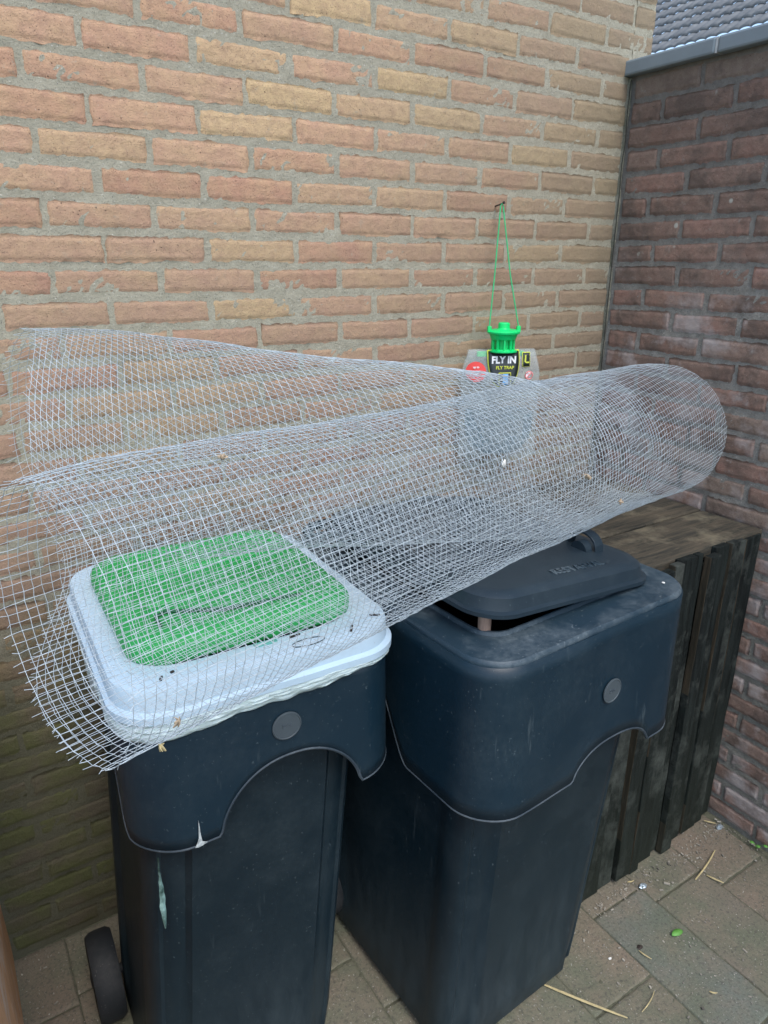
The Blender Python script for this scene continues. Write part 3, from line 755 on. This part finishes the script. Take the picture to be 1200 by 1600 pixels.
# ------------------------------------------------------------------ wire mesh roll
P0 = np.array([-1.836, -.842, 1.306]); P1 = np.array([-.252, -.425, 1.262])
ax = (P1 - P0) / np.linalg.norm(P1 - P0); e1 = np.cross([0, 0, 1.], ax); e1 /= np.linalg.norm(e1); e2 = np.cross(ax, e1)
LEN = np.linalg.norm(P1 - P0)
CELL = .0127
NU = int(LEN / CELL) + 1; TOT = 2.50; NV = int(TOT / CELL) + 1
S = np.linspace(0, 1, NU); G = np.zeros((NU, NV, 3))
for i, s in enumerate(S):
    Rr = .172 + .017 * s - .005 * 4 * s * (1 - s)
    cz = .016 * 4 * s * (1 - s)
    th = np.radians(np.linspace(-96, 272, 260)); tt = np.linspace(0, 1, 260)
    rad = Rr * (.94 + .06 * tt ** .8)
    fr_s = max(0., (s - .45) / .55) ** 1.5
    fold = lambda t: 1 + .24 * fr_s * np.exp(-((((np.degrees(t) + 52 + 180) % 360) - 180) / 24.) ** 2) - .035 * fr_s * np.exp(-((((np.degrees(t) + 110 + 180) % 360) - 180) / 30.) ** 2)
    rad = rad * fold(th)
    p = np.stack([rad * np.cos(th), rad * np.sin(th) + cz - .02 * (1 - tt) * Rr], -1)
    k = max(0., 1 - s / .60); d = .50 * k ** 1.05 + .004
    A_ = Rr * .97 + (.185 - Rr * .97) * k; B_ = Rr * .96 + (.205 - Rr * .96) * k ** .65
    z2 = cz + .085 * k ** .65
    ph = np.radians(np.linspace(-80, 560, 420)); shr = np.where(ph > 4.0, 1 - .045 * (ph - 4.0), 1.)
    shr = shr * (1 + (fold(ph) - 1) * (1 - k))
    q = np.stack([d + shr * A_ * np.cos(ph), z2 + shr * B_ * np.sin(ph)], -1)
    c = np.concatenate([p, q])
    # resample coarse, smooth, arclength
    for _ in range(2):
        seg = np.r_[0, np.cumsum(np.linalg.norm(np.diff(c, axis=0), axis=1))]
        c = np.stack([np.interp(np.linspace(0, seg[-1], 400), seg, c[:, 0]), np.interp(np.linspace(0, seg[-1], 400), seg, c[:, 1])], -1)
        for _ in range(14): c[1:-1] = .25 * c[:-2] + .5 * c[1:-1] + .25 * c[2:]
    seg = np.r_[0, np.cumsum(np.linalg.norm(np.diff(c, axis=0), axis=1))]
    t_ = np.minimum(np.arange(NV) * CELL, seg[-1] - .0005 * (NV - np.arange(NV)))
    a_ = np.interp(t_, seg, c[:, 0]); b_ = np.interp(t_, seg, c[:, 1])
    nx_ = np.gradient(b_); ny_ = -np.gradient(a_); ln = np.hypot(nx_, ny_) + 1e-9; nx_ /= ln; ny_ /= ln
    for j in range(NV):
        w_ = .015 * noise.noise(Vector((s * 3.4, j * .035, 0))) + .005 * noise.noise(Vector((s * 9, j * .11, 4)))
        sh = .010 * noise.noise(Vector((s * 1.2, j * .02, 9)))
        lf = min(1, max(0, (a_[j] - .06) / .5)) * k; lj = j * CELL / TOT
        G[i, j] = P0 + ax * (s * LEN + sh + (.23 * lf * lf * (3 - 2 * lf) * (1 if lj > .35 else 0))) + e1 * (a_[j] + nx_[j] * w_) + e2 * (b_[j] + ny_[j] * w_)
G += np.random.RandomState(3).normal(0, .0005, G.shape)
def wires(lines, r):
    Vs = []; Fs = []; base = 0
    for Lp in lines:
        Lp = np.asarray(Lp); n = len(Lp)
        T = np.gradient(Lp, axis=0); T /= np.linalg.norm(T, axis=1)[:, None] + 1e-12
        ref = np.array([.31, .17, .93]); A1 = np.cross(T, ref); A1 /= np.linalg.norm(A1, axis=1)[:, None] + 1e-12; A2 = np.cross(T, A1)
        ring = np.stack([Lp + r * (math.cos(k * math.pi / 2) * A1 + math.sin(k * math.pi / 2) * A2) for k in range(4)], 1)
        Vs.append(ring.reshape(-1, 3))
        i0 = base + np.arange(n - 1)[:, None] * 4 + np.arange(4)[None]; i1 = base + np.arange(n - 1)[:, None] * 4 + (np.arange(4)[None] + 1) % 4
        Fs.append(np.stack([i0, i1, i1 + 4, i0 + 4], -1).reshape(-1, 4)); base += 4 * n
    return np.concatenate(Vs), np.concatenate(Fs)
lines = []; J1 = int(1.16 / CELL); I1 = int(.80 * NU)   # the inner turn stops short of the right end
for j in range(NV):
    l = G[:, j]; a = l[0] + (l[0] - l[1]) * rng.uniform(.2, 1.0) + rng.normal(0, .0022, 3); b2 = l[-1] + (l[-1] - l[-2]) * rng.uniform(.2, .6)
    if j > J1:
        l = l[:I1 + int(6 * noise.noise(Vector((j * .06, 3, 3))))]
        lines.append(np.vstack([a, l]))
    else: lines.append(np.vstack([a, l, b2]))
for i in range(NU): lines.append(G[i] if i < I1 - 4 else G[i, :J1 + 2])
V, F = wires(lines, .00043)
V = V - P0
ro = mesh_np('wire_mesh_roll', V, F, M['wire'], None, True, label='loose roll of galvanised wire mesh lying across both bins', cat='wire mesh')
ro.location = tuple(P0)

# ------------------------------------------------------------------ dried leaves caught in the mesh
def front_pt(s, deg, out=.004):
    Rr = .172 + .017 * s - .005 * 4 * s * (1 - s) + out; cz = .016 * 4 * s * (1 - s); a = R(deg)
    return P0 + ax * s * LEN + e1 * (Rr * math.cos(a)) + e2 * (Rr * math.sin(a) + cz)
LEAFS = [(.12, 108, .008, 'fluff', 'pale dried leaf caught on top of the mesh roll near its left end'),
         (.40, 150, .009, 'whitebit', 'small white fluff caught on the middle of the mesh roll'),
         (.55, 172, .011, 'fluff', 'curled tan leaf caught on the mesh above the gap between the bins'),
         (.66, 200, .008, 'fluff', 'tan leaf scrap caught on the mesh over the dark lid'),
         (.03, 205, .008, 'fluff', 'tiny husk caught on the open left end of the mesh roll'),
         (.03, 225, .007, 'straw', 'husk caught low on the left end of the mesh roll')]
for k, (s, dg_, sz, mm, lb) in enumerate(LEAFS):
    c = front_pt(s, dg_); mb = MB(); random.seed(40 + k)
    for q in range(3):
        u_ = Vector((random.uniform(-1, 1), random.uniform(-1, 1), random.uniform(-1, 1))).normalized(); v_ = u_.cross(Vector((random.uniform(-1, 1), random.uniform(-1, 1), random.uniform(-1, 1)))).normalized(); w_ = u_.cross(v_)
        rows = []
        for a in range(5):
            f = a / 4; wd = sz * .35 * math.sin(math.pi * (f * .86 + .07)); cp = u_ * (f - .5) * sz * 1.6 + w_ * sz * .3 * math.sin(f * 3 + q)
            rows.append([cp - v_ * wd + w_ * wd * .5, cp + w_ * .0004, cp + v_ * wd + w_ * wd * .5])
        mb.loft(rows, closed=False)
    o = mb.build('dried_leaf', M[mm], None, True, label=lb, cat='dried leaf', group='bits caught in the wire mesh'); o.location = tuple(c)
    sm_ = o.modifiers.new('s', 'SOLIDIFY'); sm_.thickness = .0006

# ------------------------------------------------------------------ fly trap
FT = Vector((-.512, -.080, 1.466))
ft = empty('fly_trap', FT, 'clear hanging fly trap pouch with a bright green cap and black label', 'fly trap'); ft.scale = (1.2, 1.2, 1.2); ft.rotation_euler = (0, 0, R(-24))
def arc_pouch(x, z):   # bulge towards the viewer
    return -.030 * max(0, 1 - (x / .10) ** 2) * max(0, math.sin(math.pi * min(1, max(0, (-z) / .27)))) ** .6
mb = MB(); nx_, nz_ = 22, 26
def pouch_halfw(z):
    f = -z
    if f < .05: return .082 + .015 * max(0, f / .05) ** .8
    return .097
for side in (1, -1):
    lp = []
    for i in range(nz_ + 1):
        z = -.006 - .262 * i / nz_; row = []
        for j in range(nx_ + 1):
            x = pouch_halfw(z + .012) * (2 * j / nx_ - 1)
            d = arc_pouch(x, z) if side == 1 else .02 * max(0, 1 - (x / .1) ** 2)
            row.append((x, d + .0015 * math.sin(x * 90 + z * 60), z))
        lp.append(row)
    mb.loft(lp, closed=False)
mb.build('pouch', M['pouch'], ft, True)
mb = MB()
lp = []
for i in range(10):
    z = -.150 - .108 * i / 9; wq = math.sqrt(max(.04, 1 - (i / 9.4) ** 4)); lp.append([(x_, d_, z + .006 * math.sin(x_ * 50) * (i == 0)) for (x_, d_) in [(.086 * wq * math.cos(t), .0155 * wq * math.sin(t) - .006) for t in [k * math.pi / 12 for k in range(24)]]])
mb.loft(lp, True, True); mb.build('bait_liquid', M['bait'], ft, True)
# cap
cp = MB(); cp.lathe([(.030, -.012), (.034, -.011), (.034, -.007), (.026, -.006), (.026, -.004)], (0, -.005, 0), 'z', 28)
cp.lathe([(.026, .017), (.029, .018), (.032, .026), (.0335, .030), (.038, .031), (.039, .036), (.030, .040), (.016, .041), (.014, .043), (.0135, .054), (.011, .056)], (0, -.005, 0), 'z', 28)
cp.lathe([(.019, -.005), (.019, .018)], (0, -.005, 0), 'z', 20)
for k in range(10):
    a = k * math.pi / 5 + .15; cp.box((.0255 * math.cos(a), -.005 + .0255 * math.sin(a), .006), (.005, .005, .025), Matrix.Rotation(a, 3, 'Z'))
for sx in (-1, 1): cp.box((sx * .0355, -.005, .041), (.009, .009, .014))
cap = cp.build('cap', M['capgreen'], ft, False, bevel=.0008)
bmx = MB(); bmx.box((-.004, .0, -.0165), (.114, .010, .012)); bmx.build('hanger_bar', M['capgreen'], ft, bevel=.001)
# string (local to trap)
NL = Matrix.Rotation(R(24), 3, 'Z') @ (Vector((-.498, -.030, 1.843)) - FT) / 1.2
sm_ = MB()
for sx in (-1, 1):
    sm_.tube([(sx * .0355, -.005, .046), (sx * .0185 + NL.x * .5, NL.y * .45, NL.z * .52), (NL.x + sx * .003, NL.y - .001, NL.z - .004)], .0016, 8)
sm_.tube([(NL.x - .003, NL.y - .001, NL.z - .004), (NL.x, NL.y - .001, NL.z + .001), (NL.x + .003, NL.y - .001, NL.z - .004)], .0016, 8)
sm_.build('string', M['string'], ft, True)
# label shield
def shield(scale, y, z0=-.006, hgt=.088, hw=.0395):
    pts = [(-hw, 0), (hw, 0)]; r_ = []
    for k in range(0, 13):
        f = k / 12; r_.append((hw * math.cos(f * math.pi / 2) ** .75 * (1 + .04 * math.sin(f * math.pi)), -hgt * (.12 + .88 * math.sin(f * math.pi / 2) ** 1.1)))
    P = [(hw, 0)] + r_[:-1] + [(0, -hgt)] + [(-a, b_) for a, b_ in reversed(r_[:-1])] + [(-hw, 0)]
    cz_ = -hgt * .45
    return [(a * scale, arc_pouch(a, -.05 + b_ * .6) + y, z0 + cz_ + (b_ - cz_) * scale) for a, b_ in P]
for nm, sc_, y, m_ in (('label_border', 1.0, -.0035, 'yellow'), ('label_face', .94, -.0055, 'labelblack')):
    ol = shield(sc_, y); bk = [(a, b_ + .0015, c_) for a, b_, c_ in ol]
    mb = MB(); 
    n_ = len(ol); cpt = (0, arc_pouch(0, -.06) + y - .0005, -.05)
    # strips across for curvature
    left = ol[n_ // 2:][::-1]; right = ol[:n_ // 2 + 1]
    rows = []
    for k in range(min(len(left), len(right))):
        l_, r2_ = Vector(left[k]), Vector(right[k]); row = []
        for q in range(9):
            p_ = r2_.lerp(l_, q / 8); p_.y = arc_pouch(p_.x, p_.z) + y; row.append(p_)
        rows.append(row)
    mb.loft(rows, closed=False); o = mb.build(nm, M[m_], ft, True)
    s_ = o.modifiers.new('s', 'SOLIDIFY'); s_.thickness = .0006
def ft_text(name, txt, size, m_, x, z, bold=.0006, yo=-.0072, par=None, sx=1.):
    y = arc_pouch(x, z) + yo
    return text_obj(name, txt, size, m_, Matrix.Translation((x, y, z)) @ Matrix.Rotation(R(90), 4, 'X') @ Matrix.Diagonal((sx, 1, 1, 1)), par or ft, .0003, bold)
ft_text('label_title', 'FLY IN', .0225, M['white'], -.001, -.029, .0009, sx=.93)
ft_text('label_subtitle', 'FLY TRAP', .0105, M['yellow'], .001, -.046, .0003)
def bent_rect(name, x0, x1, z0, z1, yo, m_):
    mb = MB(); rows = []
    for i in range(5):
        z = z0 + (z1 - z0) * i / 4; rows.append([(x0 + (x1 - x0) * j / 6, arc_pouch(x0 + (x1 - x0) * j / 6, z) + yo, z) for j in range(7)])
    mb.loft(rows, closed=False); o = mb.build(name, m_, ft, True); s_ = o.modifiers.new('s', 'SOLIDIFY'); s_.thickness = .0005; return o
bent_rect('picture_border', -.014, .016, -.088, -.057, -.0072, M['yellow'])
bent_rect('picture_field', -.0125, .0145, -.0868, -.0583, -.0084, M['labelblack'])
bent_rect('picture', -.005, .008, -.085, -.0600, -.0096, M['blue'])
bent_rect('side_label_border', .047, .067, -.046, -.012, -.0032, M['yellow'])
bent_rect('side_label', .0485, .0655, -.0445, -.0135, -.0044, M['labelblack'])
ft_text('side_letter', 'L', .026, M['yellow'], .057, -.029, .0006, -.0060)
# red round sticker
mb = MB(); cx_, cz_ = -.066, -.056
ring = [[(cx_ + r_ * math.cos(k * math.pi / 14), arc_pouch(cx_ + r_ * math.cos(k * math.pi / 14), cz_ + r_ * math.sin(k * math.pi / 14)) - .0035, cz_ + r_ * math.sin(k * math.pi / 14)) for k in range(28)] for r_ in (.0235, .015, .007, .001)]
mb.loft(ring, False, True); st = mb.build('red_sticker', M['red'], ft, True)
ft_text('sticker_text', '40.000', .0125, M['white'], cx_, cz_ - .002, .0004, -.0052, st)
ft_text('sticker_line', 'up to', .007, M['white'], cx_, cz_ + .011, .0002, -.0052, st)
# warning ring
mb = MB(); mb.tube([(.064 + .009 * math.cos(k * math.pi / 10), arc_pouch(.064, -.09) - .0035, -.066 + .009 * math.sin(k * math.pi / 10)) for k in range(21)], .0016, 8)
mb.tube([(.058, arc_pouch(.064, -.09) - .0035, -.072), (.070, arc_pouch(.064, -.09) - .0035, -.060)], .0014, 6); mb.build('warning_ring', simple('pink_red', (.75, .25, .25), .5), ft, True)
bent_rect('warning_field', .0575, .0705, -.0725, -.0595, -.0022, M['white'])
# nail
mb = MB(); mb.tube([(0, .01, -.003), (0, -.020, .002), (.002, -.034, .006)], .0021, 8); mb.tube([(.002, -.034, .006), (.0025, -.037, .007)], .004, 8)
nl = mb.build('nail', M['nail'], None, True, label='dark bent nail in the orange brick wall holding the fly trap string', cat='nail'); nl.location = (-.498, 0, 1.840)

# ------------------------------------------------------------------ small things on the paving
def straw(p0, p1, r, lb, bend=.004):
    a, b_ = Vector((*p0, .004)), Vector((*p1, .004)); mid = (a + b_) / 2; dirv = (b_ - a)
    perp = dirv.cross(Vector((0, 0, 1))).normalized() * bend; pts = []
    for k in range(9):
        f = k / 8; pts.append(a.lerp(b_, f) + perp * math.sin(math.pi * f) + Vector((0, 0, .003 * math.sin(math.pi * f))) - mid)
    mb = MB(); mb.tube(pts, r, 6, taper=[.7, .9, 1, 1, 1, .95, .9, .8, .5])
    o = mb.build('straw', M['straw'], None, True, label=lb, cat='straw', group='straws scattered on the paving'); o.location = mid
straw((-.885, -.786), (-.777, -.952), .0030, 'longest yellow straw on the paving in front of the right bin')
straw((-.286, -.790), (-.138, -.754), .0025, 'yellow straw near the foot of the planked box and the wall')
straw((-.244, -.798), (-.227, -.841), .0022, 'short pale straw touching a slab joint near the wall')
straw((-.610, -.851), (-.602, -.884), .0016, 'thin white straw on the bluish slab')
straw((-.460, -.690), (-.439, -.696), .0018, 'tiny straw at the foot of the planks')
straw((-.058, -.662), (-.037, -.689), .0022, 'pale straw in the corner by the purple brick wall')
straw((-.554, -1.017), (-.541, -1.029), .0018, 'tiny straw at the far end of the bluish slab')
straw((-.736, -.961), (-.667, -.943), .0012, 'faint thin straw right of the longest one')
# green leaf
mb = MB(); rows = []
for a in range(8):
    f = a / 7; wd = .0085 * math.sin(math.pi * (f * .94 + .03)) ** .8; rows.append([(f * .036 - .018, -wd, .003 * math.sin(f * 3)), (f * .036 - .018, 0, .001 + .003 * math.sin(f * 3)), (f * .036 - .018, wd, .0035 + .003 * math.sin(f * 3))])
mb.loft(rows, closed=False); o = mb.build('green_leaf', M['leaf'], None, True, label='single fresh green leaf lying on the bluish paving slab', cat='leaf'); o.location = (-.483, -.873, .004); o.rotation_euler = (0, 0, R(-12))
o.modifiers.new('s', 'SOLIDIFY').thickness = .0006
# weed
wd_ = empty('weed', (-.016, -.815, 0), 'small clover-like weed sprouting at the foot of the purple brick wall', 'weed')
for k, (dx, dy, h) in enumerate(((-.012, .012, .018), (-.02, -.012, .026), (-.006, -.026, .030))):
    mb = MB(); mb.tube([(0, 0, -.005), (dx * .5, dy * .5, h * .7), (dx, dy, h)], .0009, 6); st_ = mb.build('stem', M['leaf'], wd_, True)
    mb = MB(); mb.lathe([(.001, .0012), (.005, .0008), (.0062, 0), (.005, -.0006)], (dx, dy, h), 'z', 10); mb.build('leaf', M['leaf'], st_, True)
# crumpled foil scrap
def scrap(loc, sz, m_, lb, cat):
    bm = bmesh.new(); bmesh.ops.create_icosphere(bm, subdivisions=2, radius=1)
    for v in bm.verts:
        n_ = noise.noise_vector(v.co * 1.7 + Vector(loc) * 30); v.co = Vector(((v.co.x + n_.x * .7) * sz, (v.co.y + n_.y * .7) * sz * .7, max(-.2, v.co.z + n_.z * .5) * sz * .4))
    me = bpy.data.meshes.new(cat); bm.to_mesh(me); bm.free(); me.materials.append(m_)
    o = bpy.data.objects.new(cat.replace(' ', '_'), me); link(o, None, lb, cat); o.location = loc
scrap((-.432, -.722, .003), .012, M['foil'], 'crumpled pale blue scrap at the corner of the bluish slab', 'litter scrap')
scrap((-.040, -.705, .004), .012, M['foil'], 'shiny crumpled foil scrap at the foot of the purple brick wall', 'litter scrap')
scrap((-.598, -.845, .002), .008, M['nail'], 'dark pebble on the bluish slab', 'pebble')
scrap((-.690, -.824, .001), .005, M['whitebit'], 'small white pebble beside the right bin', 'pebble')
# crumbs: uncountable grit
mb = MB(); random.seed(9)
for k in range(1500):
    if k < 260: x, y = random.uniform(-.62, -.02), -.69 - abs(random.gauss(0, .03))
    elif k < 400: x, y = -.012 - abs(random.gauss(0, .025)), random.uniform(-1.3, -.67)
    else: x, y = random.uniform(-2.0, -.02), random.uniform(-1.35, -.02)
    s_ = abs(random.gauss(0, .0014)) + .0007
    mb.box((x, y, .0008 + s_ * .3), (s_ * random.uniform(1, 3.4), s_, s_ * .8), Matrix.Rotation(random.uniform(0, 3.1), 3, 'Z'))
mb.build('grit', simple('grit', (.40, .38, .32), .9, 0, .8, 11, 0), None, kind='stuff', label='pale grit and crumbs scattered over the paving', cat='grit')

# ------------------------------------------------------------------ neighbour's roof beyond the wall
EX, EZ = 8.0, 4.585
hs = empty('neighbour_house', (EX, 3, 0), 'house with a grey tiled roof beyond the purple brick garden wall', 'house')
ys = np.arange(-3, 9.0, .0125); rows = []
pitch = R(38); tile = .30; nrow = 11; V = []; F = []; base = 0
for k in range(nrow):
    for e_, (u0, lift_) in enumerate(((k * tile, .045), ((k + 1) * tile + .03, .004))):
        wv = .022 * np.abs(np.sin(ys * math.pi / .165)) ** .7
        off = .004 * np.sin(ys * 7.7 + k * 3) 
        dx_ = math.cos(pitch) * (u0 + off); dz_ = math.sin(pitch) * (u0 + off)
        V.append(np.stack([dx_ - math.sin(pitch) * (lift_ + wv), ys, dz_ + math.cos(pitch) * (lift_ + wv)], -1))
    n_ = len(ys)
    V.append(V[-2] - np.array([-.01, 0, .03]))
    i_ = np.arange(n_ - 1)
    F.append(np.stack([base + i_, base + i_ + 1, base + n_ + i_ + 1, base + n_ + i_], -1)); F.append(np.stack([base + 2 * n_ + i_, base + 2 * n_ + i_ + 1, base + i_ + 1, base + i_], -1)); base += 3 * n_
V = np.concatenate(V) + np.array([0, -3, EZ])
rf = mesh_np('roof', V, np.concatenate(F), M['roof'], hs, True)
mb = MB(); mb.box((.30, 0, EZ / 2 - .05), (.2, 11.8, EZ - .1)); mb.box((3.5, 0, 2.2), (6.2, 11.8, 4.4)); mb.build('wall', M['housewall'], hs)
mb = MB(); mb.tube([(-.02, -6, EZ - .06), (-.02, 6, EZ - .06)], .06, 12); mb.build('gutter', simple('dark_gutter', (.05, .055, .06), .5), hs, True)
